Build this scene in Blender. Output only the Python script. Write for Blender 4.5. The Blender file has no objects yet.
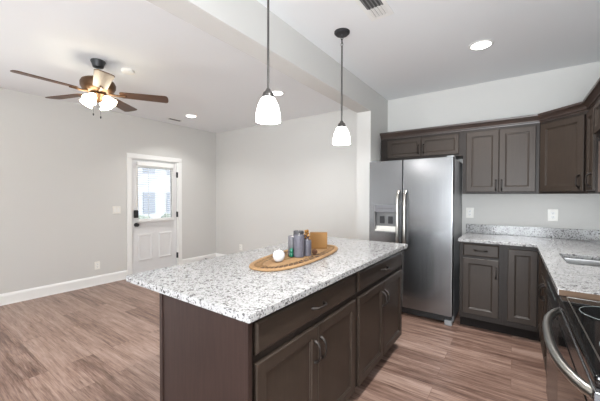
import bpy, bmesh, math, random
from mathutils import Vector, Matrix
random.seed(7)
PI = math.pi
S = bpy.context.scene
COL = S.collection

# ------------------------------------------------------------------ camera, world, lights, exposure
cam_d = bpy.data.cameras.new('camera')
cam_d.sensor_width = 36.0
cam_d.lens = 36.0 * 300.733 / 600.0
cam_d.clip_start = 0.02
cam = bpy.data.objects.new('camera', cam_d)
COL.objects.link(cam)
cam.location = (0, 0, 1.345)
cam.rotation_euler = (Matrix.Rotation(0.617, 3, 'Z') @ Matrix.Rotation(PI/2 - 0.015, 3, 'X') @ Matrix.Rotation(0.002, 3, 'Z')).to_euler()
S.camera = cam

S.view_settings.view_transform = 'Standard'
S.view_settings.look = 'None'
S.view_settings.gamma = 1.0
S.view_settings.use_curve_mapping = False
S.view_settings.exposure = 0.42
S.cycles.use_denoising = True
S.cycles.max_bounces = 10
S.cycles.diffuse_bounces = 6
S.cycles.sample_clamp_indirect = 6.0
S.cycles.caustics_reflective = False
S.cycles.caustics_refractive = False

W = bpy.data.worlds.new('sky')
S.world = W
W.use_nodes = True
W.node_tree.nodes['Background'].inputs[0].default_value = (0.93, 0.97, 1.0, 1)
W.node_tree.nodes['Background'].inputs[1].default_value = 3.4

def lamp(kind, name, loc, power, color=(1, 1, 1), rot=(0, 0, 0), **kw):
    d = bpy.data.lights.new(name, kind)
    d.energy = power
    d.color = color
    for k, v in kw.items():
        setattr(d, k, v)
    o = bpy.data.objects.new(name, d)
    COL.objects.link(o)
    o.location = loc
    o.rotation_euler = rot
    return o

DAY = (0.90, 0.955, 1.0)
WARM = (1.0, 0.93, 0.84)
XL, XR, YN, YF, H = -5.097, 0.823, -2.60, 4.135, 2.659
YK = 4.084
# added fill lamps in two unseen windows, tilted up to brighten the ceiling
UP = math.radians(134)
lamp('AREA', 'window_daylight', (XL-0.05, -1.25, 1.20), 44, DAY, (0, -math.radians(114), 0), shape='RECTANGLE', size=1.5, size_y=1.75)
lamp('AREA', 'window_daylight', (0.12, -2.65, 1.20), 205, DAY, (UP, 0, 0), shape='RECTANGLE', size=1.20, size_y=1.75)
# recessed lamps of the kitchen and living room; last two unseen, added without fixtures
for x, y, p in [(-0.243, 3.054, 15), (-4.345, 3.017, 7), (-2.475, 2.976, 7),
                (-0.243, 0.95, 21), (-4.345, -0.6, 4), (-2.475, -0.6, 2.5)]:
    lamp('AREA', 'recessed_lamp', (x, y, 2.640), p, (1.0, 0.985, 0.965), (0, 0, 0), shape='DISK', size=0.12, spread=math.radians(125))

# ------------------------------------------------------------------ materials
def srgb(r, g, b):
    f = lambda c: (c/255/12.92) if c/255 <= 0.04045 else ((c/255+0.055)/1.055)**2.4
    return (f(r), f(g), f(b), 1)

def newmat(name):
    m = bpy.data.materials.new(name)
    m.use_nodes = True
    nt = m.node_tree
    return m, nt, nt.nodes['Principled BSDF']

def ramp(nt, src, stops, interp='LINEAR'):
    r = nt.nodes.new('ShaderNodeValToRGB')
    r.color_ramp.interpolation = interp
    el = r.color_ramp.elements
    while len(el) < len(stops):
        el.new(0.5)
    for e, (p, c) in zip(el, stops):
        e.position = p
        e.color = c
    nt.links.new(src, r.inputs[0])
    return r.outputs[0]

def coords(nt, scale=(1, 1, 1), rot=(0, 0, 0)):
    t = nt.nodes.new('ShaderNodeTexCoord')
    mp = nt.nodes.new('ShaderNodeMapping')
    mp.inputs['Scale'].default_value = scale
    mp.inputs['Rotation'].default_value = rot
    nt.links.new(t.outputs['Object'], mp.inputs[0])
    return mp.outputs[0]

def noise(nt, vec, scale, detail=4, rough=0.55):
    n = nt.nodes.new('ShaderNodeTexNoise')
    n.inputs['Scale'].default_value = scale
    n.inputs['Detail'].default_value = detail
    n.inputs['Roughness'].default_value = rough
    nt.links.new(vec, n.inputs['Vector'])
    return n.outputs['Fac']

def mixc(nt, fac, a, b, mode='MIX'):
    n = nt.nodes.new('ShaderNodeMix')
    n.data_type = 'RGBA'
    n.blend_type = mode
    for s, v in ((n.inputs[0], fac), (n.inputs[6], a), (n.inputs[7], b)):
        if isinstance(v, (int, float, tuple)):
            s.default_value = v
        else:
            nt.links.new(v, s)
    return n.outputs[2]

def bump(nt, bsdf, h, strength, dist=0.01):
    b = nt.nodes.new('ShaderNodeBump')
    b.inputs['Strength'].default_value = strength
    b.inputs['Distance'].default_value = dist
    nt.links.new(h, b.inputs['Height'])
    nt.links.new(b.outputs[0], bsdf.inputs['Normal'])

def plain(name, c, rough=0.5, metal=0.0, var=0.04, scale=30, spec=0.5, coat=0.0):
    m, nt, b = newmat(name)
    v = coords(nt)
    n = noise(nt, v, scale)
    lo = tuple(x*(1-var) for x in c[:3]) + (1,)
    hi = tuple(min(1, x*(1+var)) for x in c[:3]) + (1,)
    nt.links.new(ramp(nt, n, [(0.3, lo), (0.7, hi)]), b.inputs['Base Color'])
    b.inputs['Roughness'].default_value = rough
    b.inputs['Metallic'].default_value = metal
    b.inputs['Specular IOR Level'].default_value = spec
    b.inputs['Coat Weight'].default_value = coat
    return m

def emit(name, c, e, strength):
    m, nt, b = newmat(name)
    b.inputs['Base Color'].default_value = c
    b.inputs['Emission Color'].default_value = e
    b.inputs['Emission Strength'].default_value = strength
    b.inputs['Roughness'].default_value = 0.3
    return m

def paint(name, c, rough=0.75):
    m, nt, b = newmat(name)
    v = coords(nt)
    n = noise(nt, v, 220, 3)
    b.inputs['Base Color'].default_value = c
    b.inputs['Roughness'].default_value = rough
    b.inputs['Specular IOR Level'].default_value = 0.25
    bump(nt, b, n, 0.05, 0.002)
    return m

def wood(name, dark, light, rough, axis_scale, sheen=0.5, freq=9):
    m, nt, b = newmat(name)
    v = coords(nt, axis_scale)
    n1 = noise(nt, v, freq, 6, 0.6)
    n2 = noise(nt, coords(nt), 3.0, 3)
    f = mixc(nt, 0.35, n1, n2)
    nt.links.new(ramp(nt, f, [(0.32, dark), (0.68, light)]), b.inputs['Base Color'])
    b.inputs['Roughness'].default_value = rough
    b.inputs['Specular IOR Level'].default_value = sheen
    bump(nt, b, n1, 0.04, 0.002)
    return m

M = {}
M['wall'] = paint('wall_paint', srgb(210, 209, 206))
M['ceiling'] = paint('ceiling_paint', srgb(236, 238, 240), 0.85)
M['trim'] = paint('white_trim', srgb(238, 238, 236), 0.4)
M['door_paint'] = paint('door_paint', srgb(222, 222, 222), 0.4)
M['white'] = plain('white_plastic', srgb(236, 234, 228), 0.35)
M['cab'] = wood('espresso_wood', srgb(47, 39, 33), srgb(58, 48, 41), 0.42, (9, 9, 0.7), 0.34)
M['cab_h'] = wood('espresso_wood_horizontal', srgb(47, 39, 33), srgb(58, 48, 41), 0.42, (0.7, 9, 9), 0.34)
M['panel'] = wood('umber_panel', srgb(40, 29, 26), srgb(54, 40, 36), 0.45, (7, 7, 0.6), 0.25)
M['molding'] = wood('molding_wood', srgb(52, 42, 38), srgb(70, 56, 50), 0.36, (0.7, 9, 9))
M['frame'] = wood('espresso_face_frame', srgb(36, 30, 27), srgb(44, 37, 33), 0.45, (9, 9, 0.7), 0.3)  # darker than the doors: shade in the gaps put into the colour
M['kick'] = plain('toe_kick_paint', srgb(26, 20, 18), 0.7, 0, 0.04, 30, 0.2)
M['inside_wood'] = wood('side_panel_wood', srgb(82, 64, 54), srgb(100, 80, 68), 0.45, (7, 7, 0.6))
M['end_wood'] = wood('raw_wood_edge', srgb(70, 51, 35), srgb(94, 70, 48), 0.6, (0.7, 9, 9))
M['bronze'] = plain('oil_rubbed_bronze', srgb(44, 38, 35), 0.4, 0.55)
M['bronze_brown'] = plain('fan_bronze', srgb(96, 72, 52), 0.35, 0.7)
M['iron'] = plain('dark_iron', srgb(62, 62, 64), 0.45, 0.6)
M['gunmetal'] = plain('gunmetal', srgb(96, 94, 92), 0.35, 0.85)
M['blade'] = wood('walnut_blade', srgb(70, 47, 33), srgb(98, 68, 48), 0.42, (0.7, 9, 9), 0.35)
M['bowl_glass'] = emit('frosted_glass_lit', srgb(250, 248, 240), (1, 0.98, 0.96, 1), 9.0)
M['fan_glass'] = emit('fan_glass_lit', srgb(255, 245, 225), (1, 0.90, 0.70, 1), 15.0)
M['lens'] = emit('lamp_lens', srgb(250, 250, 248), (1, 0.98, 0.95, 1), 7.0)
M['black'] = plain('black_plastic', srgb(22, 22, 23), 0.4)
M['dark'] = plain('dark_cavity', srgb(84, 84, 85), 0.7)
M['louvre'] = plain('grey_louvre', srgb(128, 128, 128), 0.5)
M['kraft'] = wood('kraft_board', srgb(134, 96, 50), srgb(148, 108, 58), 0.65, (1, 3, 1))
M['candle'] = plain('slate_wax', srgb(86, 84, 93), 0.5, 0, 0.16, 60)
M['candle_grey'] = plain('grey_wax', srgb(100, 98, 102), 0.5, 0, 0.14, 60)
M['candle_dark'] = plain('charcoal_wax', srgb(66, 65, 68), 0.5, 0, 0.10, 60)
M['wick'] = plain('wick', srgb(210, 205, 200), 0.8)
M['teal'] = plain('teal_glass', srgb(20, 112, 86), 0.12, 0, 0.25, 40, 0.6, 0.5)
M['gold'] = plain('gold_foil', srgb(176, 126, 60), 0.35, 0.6, 0.3, 80)
M['cone'] = plain('brown_cone', srgb(96, 62, 40), 0.7, 0, 0.3, 60)
M['darkfoil'] = plain('dark_foil', srgb(58, 46, 52), 0.4, 0.3, 0.3, 80)
M['ceramic'] = plain('white_ceramic', srgb(206, 206, 208), 0.2, 0, 0.01, 30, 0.5, 0.3)
M['leafmark'] = plain('sage_mark', srgb(150, 170, 160), 0.4)
M['wicker'] = wood('wicker', srgb(130, 99, 66), srgb(168, 135, 96), 0.75, (40, 40, 40))
M['wicker_dark'] = wood('dark_wicker', srgb(48, 30, 20), srgb(70, 46, 30), 0.8, (40, 40, 40))  # dark tone stands in for shade in the openwork gaps
M['chrome'] = plain('polished_steel', srgb(205, 205, 205), 0.18, 1.0)
M['handle_steel'] = plain('satin_steel', srgb(176, 173, 168), 0.28, 1.0, 0.03)
M['sinksteel'] = plain('sink_steel', srgb(190, 190, 190), 0.3, 1.0)
M['fridge_side'] = plain('grey_enamel', srgb(140, 142, 144), 0.4, 0.0)
M['glass_black'] = plain('black_ceramic_glass', srgb(14, 15, 16), 0.05, 0, 0.02, 30, 0.5)
M['ring'] = plain('burner_ring_print', srgb(96, 104, 104), 0.3)
M['range_side'] = plain('range_side_enamel', srgb(120, 120, 124), 0.4, 0.2)
M['range_enamel'] = plain('range_grey_enamel', srgb(92, 92, 95), 0.5, 0.0)
M['house'] = plain('pale_siding', srgb(168, 172, 178), 0.8)
M['house_glass'] = plain('house_window', srgb(122, 128, 138), 0.2)
M['ground'] = plain('pale_ground', srgb(170, 172, 172), 0.9)
M['bush'] = plain('shrub_leaf', srgb(112, 120, 112), 0.8, 0, 0.4, 8)

def mk_steel():
    m, nt, b = newmat('brushed_stainless')
    v = coords(nt, (260, 260, 1.2))
    n = noise(nt, v, 1.0, 3)
    nt.links.new(ramp(nt, n, [(0.3, srgb(132, 133, 135)), (0.7, srgb(143, 144, 146))]), b.inputs['Base Color'])
    b.inputs['Metallic'].default_value = 1.0
    nt.links.new(ramp(nt, n, [(0.3, (0.22, 0.22, 0.22, 1)), (0.7, (0.27, 0.27, 0.27, 1))]), b.inputs['Roughness'])
    b.inputs['Anisotropic'].default_value = 0.4
    return m
M['steel'] = mk_steel()

def mk_granite():
    m, nt, b = newmat('speckled_granite')
    v = coords(nt)
    def cells(scale):
        vo = nt.nodes.new('ShaderNodeTexVoronoi')
        vo.inputs['Scale'].default_value = scale
        nt.links.new(v, vo.inputs['Vector'])
        sp = nt.nodes.new('ShaderNodeSeparateColor')
        nt.links.new(vo.outputs['Color'], sp.inputs[0])
        return sp.outputs[0]
    cloud = noise(nt, v, 22, 5, 0.65)
    f = mixc(nt, 0.42, cells(150), cloud)
    c = ramp(nt, f, [(0.22, srgb(84, 82, 83)), (0.30, srgb(128, 127, 128)), (0.38, srgb(158, 157, 158)), (0.50, srgb(168, 168, 168)), (0.75, srgb(177, 177, 177))])
    dk = ramp(nt, cells(95), [(0.945, (0, 0, 0, 1)), (0.955, (1, 1, 1, 1))])
    c2 = mixc(nt, dk, c, srgb(88, 85, 86))
    nt.links.new(c2, b.inputs['Base Color'])
    b.inputs['Roughness'].default_value = 0.14
    b.inputs['Specular IOR Level'].default_value = 0.45
    return m
M['granite'] = mk_granite()

def mk_floor():
    m, nt, b = newmat('vinyl_plank')
    v = coords(nt)
    br = nt.nodes.new('ShaderNodeTexBrick')
    br.offset = 0.37
    br.offset_frequency = 2
    br.inputs['Color1'].default_value = (0, 0, 0, 1)
    br.inputs['Color2'].default_value = (1, 1, 1, 1)
    br.inputs['Mortar'].default_value = (0.5, 0.5, 0.5, 1)
    br.inputs['Scale'].default_value = 1.0
    br.inputs['Mortar Size'].default_value = 0.0009
    br.inputs['Brick Width'].default_value = 1.22
    br.inputs['Row Height'].default_value = 0.15
    nt.links.new(v, br.inputs['Vector'])
    # each plank shifts its grain
    add = nt.nodes.new('ShaderNodeVectorMath')
    add.operation = 'MULTIPLY_ADD'
    add.inputs[1].default_value = (3.1, 5.7, 0)
    nt.links.new(br.outputs['Color'], add.inputs[0])
    nt.links.new(v, add.inputs[2])
    mp = nt.nodes.new('ShaderNodeMapping')
    mp.inputs['Scale'].default_value = (0.9, 13, 1)
    nt.links.new(add.outputs[0], mp.inputs[0])
    g = noise(nt, mp.outputs[0], 2.0, 7, 0.62)
    mp2 = nt.nodes.new('ShaderNodeMapping')
    mp2.inputs['Scale'].default_value = (5, 95, 1)
    nt.links.new(add.outputs[0], mp2.inputs[0])
    g2 = noise(nt, mp2.outputs[0], 1.5, 3, 0.6)
    f = mixc(nt, 0.17, g, br.outputs['Color'])
    f2 = mixc(nt, 0.33, f, g2)
    c = ramp(nt, f2, [(0.34, srgb(76, 55, 47)), (0.43, srgb(112, 87, 76)), (0.52, srgb(144, 118, 105)), (0.65, srgb(172, 148, 136))])
    c2 = mixc(nt, br.outputs['Fac'], c, srgb(96, 72, 62))
    nt.links.new(c2, b.inputs['Base Color'])
    b.inputs['Roughness'].default_value = 0.36
    b.inputs['Specular IOR Level'].default_value = 0.45
    bump(nt, b, g2, 0.06, 0.002)
    return m
M['floor'] = mk_floor()

def mk_glass():
    m, nt, b = newmat('window_glass')
    b.inputs['Base Color'].default_value = (1, 1, 1, 1)
    b.inputs['Transmission Weight'].default_value = 1.0
    b.inputs['Roughness'].default_value = 0.0
    b.inputs['IOR'].default_value = 1.05
    return m
M['glass'] = mk_glass()

# ------------------------------------------------------------------ mesh helpers
def obj(name, bm, mat, parent=None, loc=(0, 0, 0), rot=(0, 0, 0), smooth=True):
    bmesh.ops.recalc_face_normals(bm, faces=bm.faces[:])
    me = bpy.data.meshes.new(name)
    bm.to_mesh(me)
    bm.free()
    mats = mat if isinstance(mat, (list, tuple)) else [mat]
    for m in mats:
        me.materials.append(m)
    if smooth:
        for p in me.polygons:
            p.use_smooth = True
        me.set_sharp_from_angle(angle=math.radians(35))
    o = bpy.data.objects.new(name, me)
    COL.objects.link(o)
    if smooth:
        wn = o.modifiers.new('weighted_normals', 'WEIGHTED_NORMAL')
        wn.keep_sharp = True
        wn.weight = 100
    o.location = loc
    o.rotation_euler = rot
    if parent is not None:
        o.parent = parent
    return o

def thing(name, label, cat, loc=(0, 0, 0), rotz=0.0, group=None):
    o = bpy.data.objects.new(name, None)
    o.empty_display_size = 0.05
    COL.objects.link(o)
    o.location = loc
    o.rotation_euler = (0, 0, rotz)
    return tag(o, label, cat, group)

def tag(o, label, cat, group=None):
    o['label'] = label
    o['category'] = cat
    if group:
        o['group'] = group
    return o

def struct(o):
    o['kind'] = 'structure'
    return o

def copy_tree(o, parent=None, loc=None, label=None, rotz=None):
    kids = list(o.children)
    c = o.copy()
    COL.objects.link(c)
    if parent is not None:
        c.parent = parent
    if loc is not None:
        c.location = loc
    if rotz is not None:
        c.rotation_euler = (0, 0, rotz)
    if label:
        c['label'] = label
    for k in kids:
        copy_tree(k, c)
    return c

def bm_box(bm, x0, x1, y0, y1, z0, z1, bev=0.0, mi=0, segs=2):
    vs = [bm.verts.new((x, y, z)) for x in (x0, x1) for y in (y0, y1) for z in (z0, z1)]
    fs = [(0, 1, 3, 2), (4, 6, 7, 5), (0, 4, 5, 1), (2, 3, 7, 6), (0, 2, 6, 4), (1, 5, 7, 3)]
    faces = [bm.faces.new([vs[i] for i in f]) for f in fs]
    for f in faces:
        f.material_index = mi
    if bev > 0:
        edges = list({e for f in faces for e in f.edges})
        r = bmesh.ops.bevel(bm, geom=edges, offset=bev, segments=segs, affect='EDGES', profile=0.5, clamp_overlap=True)
        for f in r['faces']:
            f.material_index = mi
    return bm

def box(x0, x1, y0, y1, z0, z1, bev=0.0):
    return bm_box(bmesh.new(), x0, x1, y0, y1, z0, z1, bev)

def bm_lathe(bm, prof, n=32, center=(0, 0, 0), mat=None, mi=0, cap=True):
    """prof: list of (r, z); revolved about z, then moved by matrix mat"""
    rings = []
    T = mat if mat is not None else Matrix.Translation(center)
    for r, z in prof:
        if r < 1e-6:
            rings.append([bm.verts.new(T @ Vector((0, 0, z)))])
        else:
            rings.append([bm.verts.new(T @ Vector((r*math.cos(2*PI*i/n), r*math.sin(2*PI*i/n), z))) for i in range(n)])
    for a, b in zip(rings, rings[1:]):
        for i in range(n):
            j = (i+1) % n
            if len(a) == 1 and len(b) == 1:
                continue
            if len(a) == 1:
                f = bm.faces.new((a[0], b[i], b[j]))
            elif len(b) == 1:
                f = bm.faces.new((a[i], a[j], b[0]))
            else:
                f = bm.faces.new((a[i], a[j], b[j], b[i]))
            f.material_index = mi
    return bm

def lathe(prof, n=32, **k):
    return bm_lathe(bmesh.new(), prof, n, **k)

def bm_tube(bm, pts, r, n=10, closed=False, mi=0, sx=1.0):
    pts = [Vector(p) for p in pts]
    rad = r if isinstance(r, (list, tuple)) else [r]*len(pts)
    rings = []
    up = Vector((0, 0, 1))
    prev = None
    N = len(pts)
    for i, p in enumerate(pts):
        if closed:
            t = (pts[(i+1) % N] - pts[i-1]).normalized()
        else:
            t = (pts[min(i+1, N-1)] - pts[max(i-1, 0)]).normalized()
        if prev is None:
            a = up if abs(t.z) < 0.9 else Vector((1, 0, 0))
            u = t.cross(a).normalized()
        else:
            u = (prev - t*prev.dot(t)).normalized()
        prev = u
        w = t.cross(u)
        rings.append([bm.verts.new(p + (u*math.cos(2*PI*k/n)*sx + w*math.sin(2*PI*k/n))*rad[i]) for k in range(n)])
    prs = list(zip(rings, rings[1:])) + ([(rings[-1], rings[0])] if closed else [])
    for a, b in prs:
        for k in range(n):
            f = bm.faces.new((a[k], a[(k+1) % n], b[(k+1) % n], b[k]))
            f.material_index = mi
    if not closed:
        bm.faces.new(rings[0][::-1]).material_index = mi
        bm.faces.new(rings[-1]).material_index = mi
    return bm

def tube(pts, r, n=10, **k):
    return bm_tube(bmesh.new(), pts, r, n, **k)

def prism(outer, holes, z0, z1, bev=0.0):
    """flat plate with holes (2D loops), between z0 and z1"""
    bm = bmesh.new()
    es = []
    for loop in [outer] + holes:
        vs = [bm.verts.new((x, y, z0)) for x, y in loop]
        es += [bm.edges.new((vs[i], vs[(i+1) % len(vs)])) for i in range(len(vs))]
    r = bmesh.ops.triangle_fill(bm, use_beauty=True, use_dissolve=False, edges=es)
    fs = [g for g in r['geom'] if isinstance(g, bmesh.types.BMFace)]
    ex = bmesh.ops.extrude_face_region(bm, geom=fs)
    bmesh.ops.translate(bm, vec=(0, 0, z1-z0), verts=[g for g in ex['geom'] if isinstance(g, bmesh.types.BMVert)])
    bmesh.ops.recalc_face_normals(bm, faces=bm.faces[:])
    if bev > 0:
        ed = [e for e in bm.edges if len(e.link_faces) == 2 and e.calc_face_angle(0) > 0.9 and abs(e.verts[0].co.z - e.verts[1].co.z) < 1e-6]
        bmesh.ops.bevel(bm, geom=ed, offset=bev, segments=3, affect='EDGES', profile=0.5, clamp_overlap=True)
    return bm

def rrect(x0, x1, y0, y1, r, n=6):
    pts = []
    for cx, cy, a0 in ((x1-r, y1-r, 0), (x0+r, y1-r, PI/2), (x0+r, y0+r, PI), (x1-r, y0+r, 1.5*PI)):
        for i in range(n+1):
            a = a0 + PI/2*i/n
            pts.append((cx + r*math.cos(a), cy + r*math.sin(a)))
    return pts

def wall_mesh(axis, p0, p1, a0, a1, z0, z1, holes):
    """wall slab: axis 'x' -> between x=p0..p1 running along y=a0..a1; holes: (b0,b1,h0,h1)"""
    outer = [(a0, z0), (a1, z0), (a1, z1), (a0, z1)]
    hs = []
    for b0, b1, h0, h1 in holes:
        hs.append([(b0, h0), (b0, h1), (b1, h1), (b1, h0)])
    bm = prism(outer, hs, p0, p1)
    for v in bm.verts:
        a, z, p = v.co
        v.co = (p, a, z) if axis == 'x' else (a, p, z)
    return bm

# ------------------------------------------------------------------ the setting
XL, XR, YN, YF, H = -5.097, 0.823, -2.60, 4.135, 2.659
YK = 4.084
struct(obj('floor', box(XL-0.15, XR+0.12, YN-0.12, YF+0.12, -0.10, 0.0), M['floor'], smooth=False))
struct(obj('ceiling', box(XL-0.15, XR+0.12, YN-0.12, YF+0.12, H, H+0.10), M['ceiling'], smooth=False))
DY0, DY1, DZ1 = 2.405, 3.262, 1.975      # door opening
struct(obj('wall_left', wall_mesh('x', XL-0.14, XL, YN, YF, 0, H, [(DY0, DY1, 0.001, DZ1), (-2.15, -0.35, 0.35, 2.10)]), M['wall'], smooth=False))
struct(obj('wall_back', box(XL, -1.421, YF, YF+0.12, 0, H), M['wall'], smooth=False))
struct(obj('wall_kitchen', box(-1.421, XR, YK, YF+0.12, 0, H), M['wall'], smooth=False))
struct(obj('wall_right', box(XR, XR+0.12, YN, YF, 0, H), M['wall'], smooth=False))
WIN = [(-0.53, 0.75, 0.35, 2.10)]
struct(obj('wall_front', wall_mesh('y', YN-0.12, YN, XL, XR, 0, H, WIN), M['wall'], smooth=False))
for i, (a0, a1, h0, h1) in enumerate(WIN + [(-2.15, -0.35, 0.35, 2.10)]):  # both windows are unseen, added for the fill light
    w = bpy.data.objects.new('window_%d' % (i+1), None)
    COL.objects.link(w)
    struct(w)
    w.location = ((a0+a1)/2, YN, h0) if i == 0 else (XL, (a0+a1)/2, h0)
    w.rotation_euler = (0, 0, 0 if i == 0 else -PI/2)
    hw, hh = (a1-a0)/2, h1-h0
    bm = bmesh.new()
    bm_box(bm, -hw-0.07, -hw+0.03, -0.03, 0.02, -0.07, hh+0.07)
    bm_box(bm, hw-0.03, hw+0.07, -0.03, 0.02, -0.07, hh+0.07)
    bm_box(bm, -hw+0.03, hw-0.03, -0.03, 0.02, hh-0.03, hh+0.07)
    bm_box(bm, -hw+0.03, hw-0.03, -0.03, 0.02, -0.07, 0.03)
    bm_box(bm, -0.03, 0.03, -0.05, 0.0, 0.03, hh-0.03)
    bm_box(bm, -hw+0.03, hw-0.03, -0.05, 0.0, hh/2-0.02, hh/2+0.02)
    obj('window_frame', bm, M['trim'], w, smooth=False)
# stub partition beside the refrigerator and the ceiling beam that it carries
struct(obj('wall_partition', box(-1.601, -1.421, 3.482, YF, 0, 2.382), M['wall'], smooth=False))
struct(obj('beam', box(-1.601, -1.421, YN, YF, 2.382, H), M['wall'], smooth=False))

def baseboard(name, L, loc, rotz):
    bm = bmesh.new()
    prof = [(0, 0), (0.022, 0), (0.022, 0.012), (0.015, 0.022), (0.015, 0.105), (0.011, 0.118), (0.011, 0.128), (0.004, 0.140), (0, 0.140)]
    a = [bm.verts.new((0, -d, z)) for d, z in prof]
    b = [bm.verts.new((L, -d, z)) for d, z in prof]
    n = len(prof)
    for i in range(n):
        bm.faces.new((a[i], a[(i+1) % n], b[(i+1) % n], b[i]))
    bm.faces.new(a)
    bm.faces.new(b[::-1])
    return struct(obj(name, bm, M['trim'], None, loc, (0, 0, rotz)))
# local -y is the room side
baseboard('baseboard_left', 2.345-YN, (XL, YN, 0), PI/2)
baseboard('baseboard_left', YF-3.322, (XL, 3.322, 0), PI/2)
baseboard('baseboard_back', -1.601-XL, (XL, YF, 0), 0)
baseboard('baseboard_partition', YF-3.482, (-1.601, YF, 0), -PI/2)
baseboard('baseboard_front', XR-XL, (XR, YN, 0), PI)

# half-glazed exterior door; local frame: origin at opening centre on the wall face, +x into the room
D = bpy.data.objects.new('door_1', None)
COL.objects.link(D)
struct(D)
D.location = (XL, (DY0+DY1)/2, 0)
hw = (DY1-DY0)/2
bm = bmesh.new()
for s in (-1, 1):
    y0, y1 = sorted((s*(hw-0.012), s*(hw+0.062)))
    bm_box(bm, 0.0, 0.020, y0, y1, 0, DZ1-0.013, 0.004)
    y0, y1 = sorted((s*(hw-0.024), s*hw))
    bm_box(bm, -0.14, -0.001, y0, y1, 0, DZ1)
bm_box(bm, 0.0, 0.020, -hw-0.062, hw+0.062, DZ1-0.012, DZ1+0.062, 0.004)
bm_box(bm, -0.14, -0.001, -hw+0.024, hw-0.024, DZ1-0.024, DZ1)
obj('door_frame', bm, M['trim'], D, smooth=False)
lw = hw - 0.028
GZ0, GZ1, GW = 0.930, 1.815, 0.298        # glass
bm = prism([(-lw, 0.012), (lw, 0.012), (lw, DZ1-0.028), (-lw, DZ1-0.028)],
           [[(-GW, GZ0), (-GW, GZ1), (GW, GZ1), (GW, GZ0)]], -0.060, -0.018)
for v in bm.verts:
    v.co = (v.co.z, v.co.x, v.co.y)
leaf = obj('door_leaf', bm, M['door_paint'], D, smooth=False)
bm = bmesh.new()                            # raised surround of the glass
for a, b, c, d in ((-GW-0.035, GW+0.035, GZ1, GZ1+0.035), (-GW-0.035, GW+0.035, GZ0-0.035, GZ0),
                   (-GW-0.035, -GW, GZ0, GZ1), (GW, GW+0.035, GZ0, GZ1)):
    bm_box(bm, -0.020, -0.006, a, b, c, d, 0.004)
obj('glass_surround', bm, M['trim'], leaf, smooth=False)
obj('glass', box(-0.044, -0.038, -GW, GW, GZ0, GZ1), M['glass'], leaf, smooth=False)
for s in (-1, 1):                           # two embossed lower panels
    bm = bmesh.new()
    y0, y1 = sorted((s*0.055, s*0.305))
    for i, (g, x) in enumerate(((0, -0.019), (0.022, -0.006), (0.045, -0.012))):
        pass
    ring = lambda g, x: [bm.verts.new((x, y, z)) for y, z in ((y0+g, 0.24+g), (y1-g, 0.24+g), (y1-g, 0.70-g), (y0+g, 0.70-g))]
    rs = [ring(0, -0.019), ring(0.012, -0.008), ring(0.03, -0.008), ring(0.042, -0.015)]
    for p, q in zip(rs, rs[1:]):
        for i in range(4):
            bm.faces.new((p[i], p[(i+1) % 4], q[(i+1) % 4], q[i]))
    bm.faces.new(rs[-1])
    obj('door_panel', bm, M['door_paint'], leaf, smooth=False)
# slatted blind on the door
bl = obj('blind_headrail', box(-0.004, 0.040, -0.335, 0.315, 1.845, 1.915, 0.004), M['trim'], D, smooth=False)
bm = bmesh.new()
for k in range(24):
    z = 0.985 + k*0.0365
    a = 0.10
    pts = [(-0.002+0.018 + 0.020*math.cos(a)*t, z + 0.020*math.sin(a)*t) for t in (-1, 1)]
    v = [bm.verts.new((x, y, zz + dz)) for (x, zz) in pts for y in (-0.312, 0.305) for dz in (0, 0.0022)]
    for f in ((0, 1, 3, 2), (4, 6, 7, 5), (0, 4, 5, 1), (2, 3, 7, 6), (0, 2, 6, 4), (1, 5, 7, 3)):
        bm.faces.new([v[i] for i in f])
obj('blind_slats', bm, M['trim'], bl, smooth=False)
obj('blind_bottom_rail', box(-0.002, 0.038, -0.325, 0.315, 0.905, 0.955, 0.006), M['trim'], bl)
bm = bmesh.new()
for y in (-0.14, 0.18):
    bm_tube(bm, [(0.018, y, 1.85), (0.018, y, 0.95)], 0.0035, 6)
obj('blind_cord', bm, M['trim'], bl)
# keypad deadbolt, knob, hinges
kp = obj('keypad_deadbolt', box(-0.020, 0.012, -lw+0.025, -lw+0.095, 0.975, 1.105, 0.008), M['black'], D)
obj('keypad_face', box(0.010, 0.014, -lw+0.037, -lw+0.083, 1.02, 1.092, 0.001), M['iron'], kp)
kb = obj('door_knob', lathe([(0, 0), (0.032, 0), (0.032, 0.006), (0.012, 0.012), (0.011, 0.032), (0.026, 0.044), (0.030, 0.056), (0.024, 0.068), (0, 0.072)], 24,
         mat=Matrix.Translation((-0.019, -lw+0.062, 0.86)) @ Matrix.Rotation(PI/2, 4, 'Y')), M['iron'], D)
for z in (0.24, 1.0, 1.73):
    bm = tube([(0.010, hw-0.020, z-0.05), (0.010, hw-0.020, z+0.05)], 0.009, 10)
    bm_box(bm, -0.017, 0.004, hw-0.034, hw-0.020, z-0.05, z+0.05)
    obj('hinge', bm, M['iron'], D)
obj('threshold', box(-0.14, 0.01, -hw+0.024, hw-0.024, 0.0, 0.011), M['iron'], D, smooth=False)

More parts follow.
